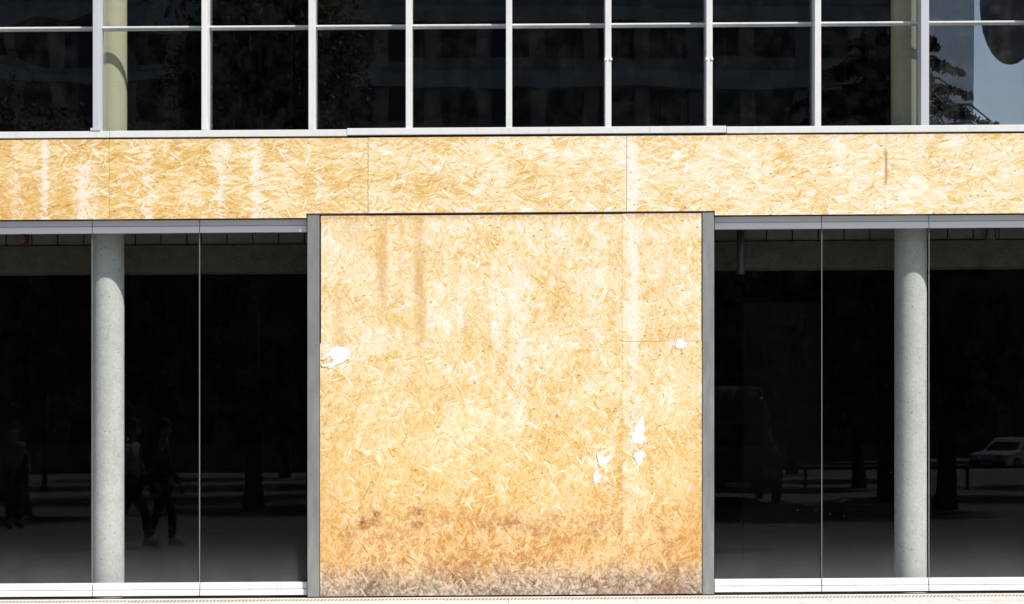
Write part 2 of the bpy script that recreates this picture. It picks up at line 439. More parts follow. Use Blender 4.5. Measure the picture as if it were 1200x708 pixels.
tag(obj("ground", sheet(-700, 700, -800, 400, -.30), M['ground'], shear=False), kind='structure')
pv = tag(obj("pavement", box(-40, 40, -60, YD - .07 - 1.23, -.28, 0), M['paving']), kind='structure')
fpv = tag(obj("pavement", box(-40, 40, YD, .035, -.28, -.004), M['slab']), kind='structure')
tag(obj("road", box(-120, 120, -78, -60, -.28, -.12), M['asphalt']), kind='structure')
tag(obj("pavement", box(-120, 120, -100, -78.0, -.28, -.002), M['paving']), kind='structure')
bed = obj("paving_bed", box(-40, 40, YD - .07 - 1.23, YD - .07, -.28, -.045), M['ground'], pv)
rng = random.Random(5)
for r in range(3):
    y1 = YD - .07 - .41 * r; y0 = y1 - .404
    xx = -7.2 - .3 * (r % 2) - .03
    while xx < 7.2:
        o = obj("paving_slab", box(xx, xx + .595, y0, y1, -.05, -.003 + rng.uniform(-.0025, .0025)), M['slab'], pv)
        xx += .6
# low ribbed edging along the foot of the front
M['rib'] = simple("dusty_beige_ribs", (.60, .55, .49), .8, var=.25, scale=12)
M['ribgap'] = simple("brown_rib_gap", (.27, .21, .175), .9, var=.3, scale=30)
dr = thing("ribbed_edging", "low ribbed edging strip running along the ground before the whole shopfront", "edging", (0, YD - .035, -.05))
obj("core", box(-40, 40, YD - .06, YD - .012, -.28, .011), M['ribgap'], dr)
obj("bedding", box(-40, 40, YD - .0695, YD - .0605, -.28, -.008), M['rib'], dr)
bm = bmesh.new(); xx = -7.0
while xx < 7.0:
    r1 = .021; sl_ = .018
    v = [bm.verts.new((xx + q[0] + (sl_ if q[2] else -sl_) / 2, YD - q[1], (.015 if q[2] else -.004))) for q in ((0, .066, 0), (r1, .066, 0), (r1, .066, 1), (0, .066, 1), (0, .006, 0), (r1, .006, 0), (r1, .006, 1), (0, .006, 1))]
    for f in ((0, 1, 2, 3), (5, 4, 7, 6), (4, 0, 3, 7), (1, 5, 6, 2), (3, 2, 6, 7), (4, 5, 1, 0)): bm.faces.new([v[i] for i in f])
    xx += .034
tag(obj("ribs", bm, M['rib'], dr), kind='stuff')

# ------------------------------------------------------------------ the building shell
bx0, bx1 = X(XE0), X(XE1)
B = thing("shop_building", "glass fronted concrete building with dark empty rooms behind its windows", "building", (0, 0, 0))
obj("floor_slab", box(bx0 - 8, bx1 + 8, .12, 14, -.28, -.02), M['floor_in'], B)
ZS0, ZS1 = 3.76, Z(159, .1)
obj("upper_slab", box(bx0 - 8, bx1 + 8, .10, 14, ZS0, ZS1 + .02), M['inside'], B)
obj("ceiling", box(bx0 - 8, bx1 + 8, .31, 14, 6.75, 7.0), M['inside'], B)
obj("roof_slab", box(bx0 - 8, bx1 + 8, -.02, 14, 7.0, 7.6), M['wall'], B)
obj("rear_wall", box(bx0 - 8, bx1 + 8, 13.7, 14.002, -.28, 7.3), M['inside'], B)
for a, b in ((bx0 - 8, bx0), (bx1, bx1 + 8)):
    obj("side_wall", box(a, b, -.01, 13.72, -.28, 6.99), M['wall'], B)
    q = b if a < 0 else a - .02
    obj("wall_shade_sheet", box(q, q + .02, .24, 13.69, -.02, 6.74), M['inside'], B)  # added dark sheets covering the sunlit inner side walls
zb1, zb0 = Z(285, 1.0), Z(316.3, 1.0)
obj("concrete_beam", box(bx0, bx1, 1.0, 1.35, zb0, zb1), M['conc_d'], B)
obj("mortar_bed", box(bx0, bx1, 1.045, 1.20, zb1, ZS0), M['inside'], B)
pitch = 30.3 / sc(1.0)
def blocks(px0, px1):
    x = X(px0, 1.0)
    while x < X(px1, 1.0):
        w = pitch * (0.55 if rng.random() < .1 else 1.0)
        obj("concrete_block", box(x + .007, x + w - .007, 1.02 + rng.uniform(-.006, .006), 1.19, zb1 + .013, ZS0 - .002), M['block'], B)
        x += w
blocks(-145, 372); blocks(838, 1345)
obj("partition", box(X(872, 6), X(962, 6), 6.0, 6.2, -.02, 3.2), M['inside2'], B)
bm = bmesh.new(); add_tube(bm, [(X(868, .8), .8, 3.75), (X(868, .8), .8, 3.16)], [.04, .04], 16)
obj("hanging_pipe", bm, M['galv'], B, smooth=True)
bm = bmesh.new(); add_tube(bm, [(X(1164, .8), .9, 3.75), (X(1164, .8), .9, 3.50)], [.055, .055], 16)
obj("hanging_pipe", bm, M['galv'], B, smooth=True)
bm = bmesh.new(); add_tube(bm, [(X(25, .95), 1.03, 3.58), (X(25, .95), .90, 3.57)], [.07, .055], 14)
obj("round_stub", bm, M['flash'], B)  # dark round patch of unclear kind, built as a short tube

# columns just behind the glass
YC, RC = .48, .158
for px, lab in ((126.7, "left lower round bare concrete column behind the left shop glass"), (1067.0, "right lower round bare concrete column behind the right shop glass")):
    tag(obj("concrete_column", cyl(X(px, YC), YC, -.02, ZS0, RC), M['conc'], smooth=False), lab, "column", "round columns behind the glass", "thing")
for px, lab in ((130, "left upper cream painted round column behind the window band"), (1063, "right upper cream painted round column behind the window band")):
    tag(obj("painted_column", cyl(X(px, YC), YC, ZS1 + .02, 6.75, RC), M['cream']), lab, "column", "round columns behind the glass", "thing")

# ------------------------------------------------------------------ upper window band
YM, YT0, YT1, YG = -.016, .13, .19, .155       # mullion face, transom face and back, glass
W = thing("upper_window_band", "long upper band of dark panes between white uprights above the board strip", "window", (0, YG, Z(158)))
zt = 6.98
mull = [(-24, 7, 'white'), (108.6, 7.4, 'alu'), (236, 6.6, 'white'), (361.4, 7, 'white'), (475.4, 7, 'white'), (592.9, 7.2, 'white'), (709.2, 7.2, 'white'), (827.8, 7.2, 'white'), (954.8, 7.4, 'white'), (1079.3, 9.5, 'alu'), (1211, 8, 'white')]
edges = []
for px, wd, mt in mull:
    o = obj("mullion", box(X(px, YM), X(px + wd, YM), YM, .22, Z(150.2, YM), zt), M[mt], W, bevel=.004)
    if mt == 'alu': o['label'] = "greyer and thicker upright"
    edges.append((X(px, YM), X(px + wd, YM)))
o = obj("mullion_foot", box(X(106.2, YM), X(117.6, YM), YM - .012, .10, Z(150.2, YM), Z(147, YM)), M['alu'], W)
for px, n_ in ((713, 70), (831.3, 70.5)):
    for q in (-1, 1):
        obj("clip", box(X(px + q * 3.0 - 1.3, YM), X(px + q * 3.0 + 1.3, YM), YM - .010, YM + .03, Z(n_ + 1.4, YM), Z(n_ - 1.4, YM)), M['rail'], W)
bays = [(bx0, edges[0][0])] + [(edges[i][1], edges[i + 1][0]) for i in range(len(edges) - 1)] + [(edges[-1][1], bx1)]
ztr0, ztr1 = Z(32.6, YT0), Z(28.0, YT0)
zs = Z(150, YM)
for i, (a, b) in enumerate(bays):
    obj("transom", box(a, b, YT0, YT1, ztr0 + .021, ztr1), M['white'], W, bevel=.003)
    obj("transom_lip", box(a, b, YT0 + .032, YT1 - .002, ztr0, ztr0 + .021), M['trans'], W)
    g = M['glass_side'] if i == 10 else M['glass_top'] if i < 4 else M['glass_mid']
    obj("window_pane", box(a, b, YG, YG + .012, zs - .01, ztr0), g, W)
    obj("window_pane", box(a, b, YG, YG + .012, ztr1, zt), g, W)
# bottom sill in four lengths, the second one sitting a little higher
YS = -.022
sill = [(XE0, 128, 150.6, 158.3), (128.4, 407, 150.4, 158.2), (406.6, 851, 149.2, 157.2), (851.6, XE1, 150.0, 157.9)]
for a, b, n0, n1 in sill:
    obj("window_sill", box(X(a, YS), X(b, YS), YS if a != 406.6 else YS - .006, .10, Z(n1, YS), Z(n0, YS)), M['white'], W, bevel=.004)
for px in (643.5, 761.5):
    obj("sill_joint", box(X(px - .5, YS), X(px + .5, YS), YS - .008, YS, Z(157.0, YS), Z(149.6, YS)), M['trans'], W)

# ------------------------------------------------------------------ strand board fascia
YF = -.012
F = thing("board_fascia", "long strip of strand board sheets between the upper windows and the shopfront", "boarding", (0, YF, Z(254)))
ft, fb, fm = 160.2, 253.8, 248.7
PL, PR = 358.9, 837.6                     # the strip is cut out over the entrance between these
def board(parent, poly, mat, y=YF, th=.018):
    return obj("strand_board", prism([(X(px, y), Z(n_, y)) for px, n_ in poly], y, y + th), mat, parent)
g = .24
board(F, [(XE0, fb), (-175 + g, fb), (-175 + g, ft), (XE0, ft)] if XE0 < -175 else [(XE0, fb), (128 - .2, fb), (128 - .2, ft), (XE0, ft)], M['osb_f'])
board(F, [(128 + .2, fb), (PL, fb), (PL, fm), (431.3 - g, fm), (431.3 - g, ft + .3), (128 + .2, ft)], M['osb_f'], YF + .002)
board(F, [(431.3 + g, fm), (734.4 - g, fm), (734.4 - g, ft), (431.3 + g, ft)], M['osb_f'], YF)
board(F, [(734.4 + g, fm), (PR, fm), (PR, fb), (1038 - .02, fb), (1038 - .02, ft), (734.4 + g, ft - .3)], M['osb_f'], YF + .0015)
board(F, [(1038 + .02, fb), (XE1, fb), (XE1, ft), (1038 + .02, ft)], M['osb_f'], YF)
rn = random.Random(21)
for b_, (p0, p1) in zip([o for o in F.children if o.name.startswith("strand_board")], [(XE0, 128), (128, 431), (431, 734), (734, 1038), (1038, XE1)]):
    bm = bmesh.new(); bz = b_.location + F.location
    for row in (166.5, 205.0, 243.5):
        px = p0 + 9
        while px < p1 - 4:
            if rn.random() < .8:
                cx_, cz_ = X(px + rn.uniform(-4, 4)), Z(row + rn.uniform(-2.5, 2.5)); cz_ += K * cx_
                add_tube(bm, [(cx_ - bz.x, YF - bz.y - .0012, cz_ - bz.z), (cx_ - bz.x, YF - bz.y + .008, cz_ - bz.z)], [.0048, .0042], 8)
            px += 57
    me = bpy.data.meshes.new("nail_heads"); bm.to_mesh(me); bm.free(); me.materials.append(M['nail'])
    o = bpy.data.objects.new("nail_heads", me); C.objects.link(o); o.parent = b_; o['kind'] = 'stuff'
obj("backing", box(bx0, bx1, .012, .09, Z(253, .02), Z(158.5, .02)), M['dark'], F)

# ------------------------------------------------------------------ boarded entrance
YP, YH = 0.0, .002
for a, b, lab in ((360.2, 374.2, "grey steel post framing the left edge of the boarded entrance"), (823.2, 836.9, "grey steel post framing the right edge of the boarded entrance")):
    tag(obj("steel_post", box(X(a), X(b), YP, .14, Z(698), Z(249.2)), M['steel'], bevel=.003), lab, "post", "steel posts beside the entrance", "thing")
H = thing("boarded_entrance", "square entrance closed with weathered strand boards between two steel posts", "hoarding", (0, YH, Z(698)))
hl, hr, hs = 375.0, 822.4, 401.0
board(H, [(376.0, 258.42), (452 - .05, 258.42), (452 - .05, 251.6), (376.0, 251.6)], M['osb_h'], YH + .001)
board(H, [(376.2, hs - .1), (452 - .05, hs - .1), (452 - .05, 258.5), (376.2, 258.5)], M['osb_h'], YH)
board(H, [(452 + .05, hs - .05), (729.2 - .1, hs - .05), (729.2 - .1, 251.8), (452 + .05, 251.8)], M['osb_h'], YH + .001)
board(H, [(729.2 + .1, hs - .2), (hr - .5, hs - .2), (hr - .5, 251.4), (729.2 + .1, 251.4)], M['osb_h'], YH)
board(H, [(hl, 697.6), (729.2 - .08, 697.2), (729.2 - .08, hs + .05), (hl, hs + .05)], M['osb_h'], YH + .001)
board(H, [(729.2 + .08, 697.2), (hr, 697.0), (hr, hs + .15), (729.2 + .08, hs + .15)], M['osb_h'], YH)
obj("backing", box(X(374.4), X(823), .024, .08, Z(698), Z(249.5)), M['lining'], H)
obj("flashing", box(X(PL + .3), X(PR - .2), -.004, .024, Z(250.2), Z(249.0)), M['flash'], H)

# torn paper left on the boards
def scrap(pts, fx, fy, s, label, curl=.004, seed=0):
    r = random.Random(seed)
    poly = []
    for i, (u, v) in enumerate(pts):
        u2, v2 = pts[(i + 1) % len(pts)]
        poly.append((fx + u / s, fy + v / s))
        for q in (.25, .5, .75):
            poly.append((fx + (u + (u2 - u) * q) / s + r.uniform(-.55, .55), fy + (v + (v2 - v) * q) / s + r.uniform(-.55, .55)))
    P2 = [(X(px), Z(py + K * (px - 600))) for px, py in poly]
    bm = prism(P2, YH - .0022, YH - .0010)
    xm = min(p[0] for p in P2); xw = max(p[0] for p in P2) - xm
    for vv in bm.verts:
        t = (vv.co.x - xm) / xw
        vv.co.y -= curl * (2 * t - 1) ** 2
    return tag(obj("paper_scrap", bm, M['paper']), label, "paper scrap", "torn paper scraps on the entrance boards", "thing")
scrap([(27, 158), (60, 127), (85, 102), (130, 105), (154, 130), (150, 160), (125, 178), (92, 188), (62, 206), (56, 199), (74, 194), (30, 196), (26, 184), (70, 182), (82, 164), (66, 146), (30, 166)], 370, 380, 3.93, "largest torn white paper, with a hole, beside the left steel post", .006, 1)
scrap([(440, 630), (455, 616), (476, 620), (487, 640), (478, 660), (455, 667), (438, 655)], 680, 240, 3.935, "small roundish white paper scrap beside the right steel post", .003, 2)
scrap([(180, 122), (198, 92), (207, 78), (212, 90), (216, 130), (206, 174), (186, 170), (164, 173), (178, 142)], 680, 460, 2.853, "tall upright white paper strip low on the right boards", .004, 3)
scrap([(55, 205), (68, 205), (70, 226), (98, 207), (108, 214), (96, 234), (70, 250), (62, 244), (60, 228)], 680, 460, 2.853, "forked white paper remnant lower left of the tall paper strip", .004, 4)
scrap([(46, 268), (60, 255), (66, 298), (52, 308), (42, 296)], 680, 460, 2.853, "tiny white paper remnant just below the forked one", .002, 5)
scrap([(180, 202), (213, 196), (222, 212), (206, 224), (194, 250), (186, 228), (178, 214)], 680, 460, 2.853, "ragged white paper patch right below the tall paper strip", .003, 6)

# ------------------------------------------------------------------ shop windows
def shop(label, cuts, px0, px1, back):
    Wd = thing("shop_window", label, "shop window", (X((px0 + px1) / 2), .09, Z(697)), "ground floor shop windows")
    YB, YHd, YGl = .045, .07, .105
    ed = [px0] + cuts + [px1]
    obj("frame_backing", box(X(px0), X(px1), .115, .18, Z(697.2, .1), Z(683, .1)), M['dark'], Wd)
    for a, b in zip(ed, ed[1:]):
        a2, b2 = a + (.45 if a != px0 else 0), b - (.45 if b != px1 else 0)
        obj("head_rail", box(X(a2, YHd), X(b2, YHd), YHd + .010, .15, Z(262.3, YHd), Z(255.4, YHd)), M['rail'], Wd, bevel=.002)
        obj("head_rail", box(X(a2, YHd), X(b2, YHd), YHd, .15, Z(270.0, YHd), Z(262.8, YHd)), M['rail'], Wd, bevel=.002)
        obj("bottom_rail", box(X(a2, YB), X(b2, YB), YB + .012, .11, Z(688.6, YB), Z(680.6, YB)), M['white'], Wd, bevel=.004)
        obj("bottom_rail", box(X(a2, YB), X(b2, YB), YB, .11, Z(695.8, YB), Z(689.0, YB)), M['white'], Wd, bevel=.003)
        obj("glass_pane", box(X(a, YGl) + .004, X(b, YGl) - .004, YGl, YGl + .012, Z(682, YGl), Z(269, YGl)), M['glass_shop'], Wd)
    for c in cuts:
        obj("glazing_joint", box(X(c - .4, YGl), X(c + .5, YGl), YGl - .006, YGl + .016, Z(680.7, YGl), Z(269.5, YGl)), M['sil'], Wd)
    return Wd
shop("left dark shop window of joined tall panes beside the boarded entrance", [107.8, 233.8], XE0, 359.6, 0)
shop("right dark shop window of joined tall panes beside the boarded entrance", [963, 1088.6], 837.6, XE1, 0)

# ------------------------------------------------------------------ the square and street behind the camera, which the glass mirrors
def RX(px, D): return (px - 600) / 121.2 * (CAMD + D) / CAMD           # where a thing D metres before the glass must stand
def RZ(n, D): return EYE + (505 - n) * (CAMD + D) / 2400.0
def gz(x): return K * x
M['bark'] = simple("brown_bark", (.075, .058, .042), .95, var=.4, scale=8, bump=.02)
def leafmat(name, a, b):
    n = NT(name)
    f = n.noise(n.pos(), 1.3, 3.0)
    c = n.mix(n.smooth(f, .35, .65), a, b)
    return n.done(n.principled(c, .75, 0, .08))
M['leaf'] = leafmat("green_leaves", (.030, .044, .012), (.075, .088, .030))
M['needle'] = leafmat("dark_needles", (.012, .022, .012), (.028, .042, .018))
def leaves_mesh(name, pts, size, mat, seed, flat=0.0):
    r = random.Random(seed); V = []; Fc = []
    for p in pts:
        d = Vector((r.gauss(0, 1), r.gauss(0, 1), r.gauss(0, 1) + flat)).normalized()
        u = d.orthogonal().normalized(); w = d.cross(u)
        a = r.uniform(0, 6.28); u, w = u * math.cos(a) + w * math.sin(a), w * math.cos(a) - u * math.sin(a)
        s = size * r.uniform(.6, 1.25); k = len(V)
        V += [p - u * s, p + w * s * .5 + d * s * .1, p + u * s, p - w * s * .5 + d * s * .1]
        Fc.append((k, k + 1, k + 2, k + 3))
    me = bpy.data.meshes.new(name); me.from_pydata([tuple(v) for v in V], [], Fc); me.materials.append(mat)
    return me
def broadleaf(seed, H, rc, zs=.8):
    r = random.Random(seed)
    cz = H - rc * (zs + .15); pts = []; cl = []
    bm = bmesh.new(); th = cz - rc * .35
    add_tube(bm, [(0, 0, -.1), (.04, 0, .5), (0, .06, th * .6), (.05, 0, th), (0, 0, cz + rc * .3)], [.26, .19, .16, .13, .05], 9)
    for i in range(9):
        a = i * 2.4 + r.uniform(-.3, .3); l = rc * r.uniform(.55, .85); z0 = th * .72 + i * .22
        e = (math.cos(a) * l, math.sin(a) * l, cz + r.uniform(-.4, .6) * rc)
        add_tube(bm, [(0, 0, z0), (e[0] * .5, e[1] * .5, (z0 + e[2]) / 2 + .25), e], [.085, .055, .02], 6)
    for i in range(70):
        d = Vector((r.gauss(0, 1), r.gauss(0, 1), r.gauss(0, 1))).normalized()
        q = r.uniform(.35, 1.0) ** .6
        c = Vector((d.x * rc * q, d.y * rc * q, cz + d.z * rc * zs * q)); s = rc * r.uniform(.14, .25)
        for k in range(330):
            pts.append(c + Vector((r.gauss(0, s), r.gauss(0, s), r.gauss(0, s * .75))))
    return bm, leaves_mesh("crown", pts, .078, M['leaf'], seed)
protos = []
for k, (H, rc, zs) in enumerate(((8.8, 3.6, .8), (7.6, 3.0, .8), (6.4, 2.4, .8), (12.2, 1.75, 1.9))):
    bm, cm = broadleaf(11 + k, H, rc, zs)
    t = thing("broadleaf_tree", "", "tree", (0, 0, 0), "trees of the square mirrored in the glass")
    obj("trunk", bm, M['bark'], t, shear=False, smooth=True)
    c = bpy.data.objects.new("crown", cm); C.objects.link(c); c.parent = t
    protos.append(t)
used = [False] * 4
tall = "tall broadleaf tree of the square behind the camera, mirrored dimly in the dark glass"
mid = "middling broadleaf tree of the square behind the camera, mirrored dimly in the dark glass"
low = "low broadleaf tree on the right of the square, mirrored in the right shop window"
slim = "slender tall tree reaching up into the third upper bay from the left, mirrored there"
spots = [(-5.3, 22, 3), (-16, 20, 0), (-9.6, 20, 0), (8.5, 20.2, 2), (16, 21, 2), (-1.5, 25, 1), (-12, 28, 0), (3.6, 31, 2), (13, 28.5, 2), (-5, 32, 0), (-18, 36, 0), (1.8, 35, 1), (9.5, 36, 2), (17, 37, 2), (-11, 42, 0),
         (-3, 43, 0), (5, 44, 1), (13, 45, 2), (22, 46, 2), (-19, 50, 0), (-8, 52, 0), (1, 53, 0), (10, 53, 1), (-26, 44, 0), (-24, 28, 0), (23, 30, 2)]
rt = random.Random(3)
for x, D, k in spots:
    p = protos[k]
    if not used[k]: t = p; used[k] = True
    else:
        t = p.copy(); C.objects.link(t)
        for ch in p.children:
            c = ch.copy(); C.objects.link(c); c.parent = t
    t.location = (x, -D, gz(x)); t.rotation_euler = (0, 0, rt.uniform(0, 6.28))
    s = rt.uniform(.93, 1.06); t.scale = (s, s, s)
    t['label'] = (tall, mid, low, slim)[k]

# cedar whose drooping branches show in the upper right pane
cx, cD = RX(1046, 25), 25
t = thing("conifer_tree", "dark conifer whose drooping branches are mirrored in the upper right pane", "tree", (cx, -cD, gz(cx)))
bm = bmesh.new(); add_tube(bm, [(0, 0, -.1), (0, 0, 6), (.1, 0, 11.2)], [.3, .2, .04], 10)
rc = random.Random(8); pts = []
for i in range(13):
    z0 = 4.0 + i * .52; L = min(3.3, .35 + (10.9 - z0) * 1.1)
    for j in range(8):
        a = j * .9 + i * .5 + rc.uniform(-.2, .2); l = L * rc.uniform(.75, 1.1)
        dv = Vector((math.cos(a), math.sin(a), 0)); sd = Vector((-dv.y, dv.x, 0))
        add_tube(bm, [(0, 0, z0), tuple(dv * l * .6 + Vector((0, 0, z0 + .05))), tuple(dv * l * .8 + Vector((0, 0, z0 + .05 - .16 * l)))], [.05, .03, .008], 5)
        for k in range(430):
            q = rc.uniform(.15, 1.02) ** .8; wd = .36 * max(0, 1 - q) ** .5 + .07
            pts.append(dv * l * q + sd * rc.uniform(-wd, wd) + Vector((0, 0, z0 + .08 * q - .24 * l * q * q + rc.uniform(-.09, .02) - abs(rc.gauss(0, .04)))))
o = obj("trunk", bm, M['bark'], None, shear=False, smooth=True); o.parent = t
c = bpy.data.objects.new("crown", leaves_mesh("crown", pts, .075, M['needle'], 5, .5)); C.objects.link(c); c.parent = t

# buildings across the street
M['far_d'] = concrete("dark_brown_cladding", (.21, .20, .185), False, .15)
M['far_b'] = concrete("grey_floor_band", (.26, .26, .25), False, .15)
M['far_p'] = concrete("pale_tower_render", (.72, .74, .75), False, .06)
def darkglass():
    n = NT("far_window_glass"); return n.done(n.principled((.012, .014, .016), .12, 0, .3))
M['far_g'] = darkglass()
Df = 85.0
xr = RX(1086, Df)
t = thing("office_block", "dark office block across the square, mirrored in the upper windows", "building", (0, -Df, 0))
obj("wall", box(-46, xr, -Df - 14, -Df, -.3, 27), M['far_d'], t, shear=False)
for f in range(8):
    obj("floor_band", box(-46.1, xr + .05, -Df, -Df + .35, 3.3 * f + 2.7, 3.3 * f + 3.5), M['far_b'], t, shear=False)
w0 = None
for f in range(8):
    x = -28.0
    while x < xr - 2:
        if w0 is None:
            w0 = obj("window", box(x, x + 1.9, -Df - .01, -Df + .06, .9, 2.6), M['far_g'], t, shear=False)
            wloc = w0.location.copy(); xa = x
        else:
            o = w0.copy(); C.objects.link(o); o.location = wloc + Vector((x - xa, 0, 3.3 * f))
        x += 2.7
Dt = 160.0
t = thing("tower_block", "pale tower block far off, mirrored behind the conifer in the upper right pane", "building", (25, -Dt, 0))
xt = RX(1142, Dt)
obj("wall", box(xt - 18, xt, -Dt - 16, -Dt, -.3, 58), M['far_p'], t, shear=False)
obj("roof_parapet", box(xt - 18.2, xt + .2, -Dt - 16.2, -Dt + .2, 58, 58.6), M['far_p'], t, shear=False)

xa = RX(1088, 96)  # added low block, hides the bright horizon sky from the right glass
t = thing("sky_gap_block", "added low dark block closing the bright sky gap far behind the parked car", "building", (xa + 18, -96, 0))
obj("wall", box(xa, xa + 46, -108, -96, -.3, 11.5), M['far_d'], t, shear=False)
obj("roof", box(xa - .3, xa + 46.3, -108.3, -95.7, 11.5, 12.0), M['far_b'], t, shear=False)
for f in range(3):
    for i in range(9):
        o = w0.copy(); C.objects.link(o); o.parent = t; o.location = Vector((xa + 2 + 2.9 * i + .95, -95.97, 1.2 + 3.4 * f)) - t.location

# dark egg-shaped object of unknown kind, built as a hanging lantern
lx, lD = RX(1190, 12), 12
lz = RZ(-1, lD); u = 31.8 / 2400
t = thing("hanging_ovoid", "dark egg-shaped object of unknown kind on a wire, mirrored in the top right pane", "street lamp", (lx, -lD, lz))
M['ovoid'] = simple("dark_ovoid_enamel", (.06, .055, .065), .6, var=.1)
a, b = 36 * u, 73 * u
bm = lathe([(a * math.sqrt(max(0, 1 - q * q)), b * q) for q in [-1, -.97, -.9, -.8, -.65, -.45, -.2, 0, .2, .45, .65, .8, .9, .96]], 28)
for v in bm.verts: v.co += Vector((lx, -lD, lz))
obj("ovoid_body", bm, M['ovoid'], t, shear=False, smooth=True)
bm = bmesh.new(); add_tube(bm, [(lx, -lD, lz + b * .9), (lx, -lD, lz + b + .35)], [.06, .04], 10); obj("hanger", bm, M['ovoid'], t, shear=False)
bm = bmesh.new(); add_tube(bm, [(lx - 3, -lD, lz + b + .55), (lx, -lD, lz + b + .33), (lx + 20, -lD, lz + b + 1.6)], [.012] * 3, 6); obj("wire", bm, M['ovoid'], t, shear=False)

# twin globe lamp post
px_, D_ = RX(50, 37), 37
t = thing("street_lamp", "lamp post with two round globes, mirrored in the far left shop pane", "street lamp", (px_, -D_, gz(px_)))
bm = bmesh.new(); add_tube(bm, [(px_, -D_, gz(px_) - .1), (px_, -D_, .6), (px_, -D_, 4.25)], [.09, .055, .04], 12); obj("pole", bm, M['dark'], t, shear=False)
M['globe'] = simple("milky_globe", (.45, .45, .45), .25, var=.05)
for s in (-1, 1):
    bm = bmesh.new(); bmesh.ops.create_uvsphere(bm, u_segments=20, v_segments=12, radius=.21)
    for v in bm.verts: v.co += Vector((px_ + s * .22, -D_, 3.95))
    obj("globe", bm, M['globe'], t, shear=False, smooth=True)

# vehicles
M['carw'] = simple("white_car_paint", (.72, .73, .75), .25, var=.04)
M['vang'] = simple("dark_grey_van_paint", (.22, .225, .23), .3, var=.05)
M['tyre'] = simple("black_tyre", (.02, .02, .02), .85)
M['rim'] = simple("alloy_rim", (.4, .4, .42), .35, .7)
M['cglass'] = simple("dark_vehicle_glass", (.015, .018, .02), .06, var=.02, spec=.6)
M['red'] = simple("red_lamp_lens", (.35, .02, .02), .3)
M['lamp'] = simple("clear_lamp_lens", (.6, .6, .58), .15)
def vehicle(name, label, cat, loc, rz, side, cabin, width, paint, wheels, r):
    t = thing(name, label, cat, loc); t.rotation_euler = (0, 0, rz)
    def part(nm, bm, mat, par=None, bev=0.0, sm=False):
        o = obj(nm, bm, mat, None, shear=False, smooth=sm, bevel=bev)
        if par is None: o.parent = t
        else:
            o.parent = par; o.location = o.location - par.location
        return o
    def px(pts, y0, y1, taper=1.0, z0=0, z1=1):
        bm = prism(pts, y0, y1)
        for v in bm.verts:
            f = (v.co.z - z0) / (z1 - z0)
            v.co.y *= 1 - (1 - taper) * min(max(f, 0), 1)
        return bm
    h = width / 2
    body = part("body", px(side, -h, h, .97, .3, .9), paint, bev=.06)
    zc0 = min(p[1] for p in cabin); zc1 = max(p[1] for p in cabin)
    part("roof", px(cabin, -h * .93, h * .93, .86, zc0, zc1), paint, bev=.05 if cat == 'car' else .13)
    cc = sum(p[0] for p in cabin) / len(cabin)
    win = [(cc + (p[0] - cc) * .90, zc0 + .04 + (p[1] - zc0) * .80) for p in cabin]
    part("side_window", px(win, -h * .945, h * .945, .835, zc0, zc1), M['cglass'])
    scr = [(cc + (p[0] - cc) * 1.012, zc0 + .05 + (p[1] - zc0) * .84) for p in cabin]
    part("windscreen", px(scr, -h * .76, h * .76, .84, zc0, zc1), M['cglass'])
    fx = min(p[0] for p in side); bx = max(p[0] for p in side)
    for s in (-1, 1):
        part("headlight", box(fx - .015, fx + .10, s * h * .68 - .17, s * h * .68 + .17, .60, .74), M['lamp'], bev=.02)
        part("tail_light", box(bx - .10, bx + .015, s * h * .80 - .09, s * h * .80 + .09, .68, .86), M['red'], bev=.02)
        part("wing_mirror", box(cc - .75, cc - .60, s * (h + .10) - .09, s * (h + .10) + .09, zc0 + .02, zc0 + .16), paint, bev=.03)
    part("bumper", box(fx - .05, fx + .08, -h * .9, h * .9, .32, .50), M['dark'], bev=.03)
    part("number_plate", box(fx - .06, fx - .05, -.26, .26, .36, .47), M['paper'])
    for wx in wheels:
        for s in (-1, 1):
            bm = bmesh.new(); add_tube(bm, [(wx, s * (h - .11), r), (wx, s * (h + .03), r)], [r, r], 24)
            w = part("wheel", bm, M['tyre'], bev=.02)
            bm = bmesh.new(); add_tube(bm, [(wx, s * (h + .02), r), (wx, s * (h + .045), r)], [r * .62, r * .55], 20)
            part("rim", bm, M['rim'], w)
    return t
cxx = RX(1172, 64)
vehicle("parked_car", "white car parked across the square, mirrored in the far right shop pane", "car", (cxx + .6, -64, -.12), R(-48),
        [(-2.15, .30), (-2.2, .62), (-2.05, .80), (-.95, .93), (1.5, .95), (2.1, .90), (2.2, .65), (2.12, .30), (1.75, .28), (-1.75, .28)],
        [(-1.05, .90), (-.30, 1.42), (.85, 1.45), (1.75, .92)], 1.76, M['carw'], (-1.35, 1.32), .32)
vx = RX(864, 24)
vehicle("parked_van", "dark van standing among the trees, mirrored in the right shop window", "van", (vx, -26.2, gz(vx)), R(-90),
        [(-2.45, .32), (-2.5, .80), (-2.3, 1.12), (-1.55, 1.25), (-1.5, 1.28), (2.4, 1.28), (2.45, .5), (2.4, .32)],
        [(-1.65, 1.22), (-.95, 2.25), (-.6, 2.55), (2.25, 2.62), (2.42, 2.45), (2.44, 1.22)], 1.95, M['vang'], (-1.55, 1.45), .34)

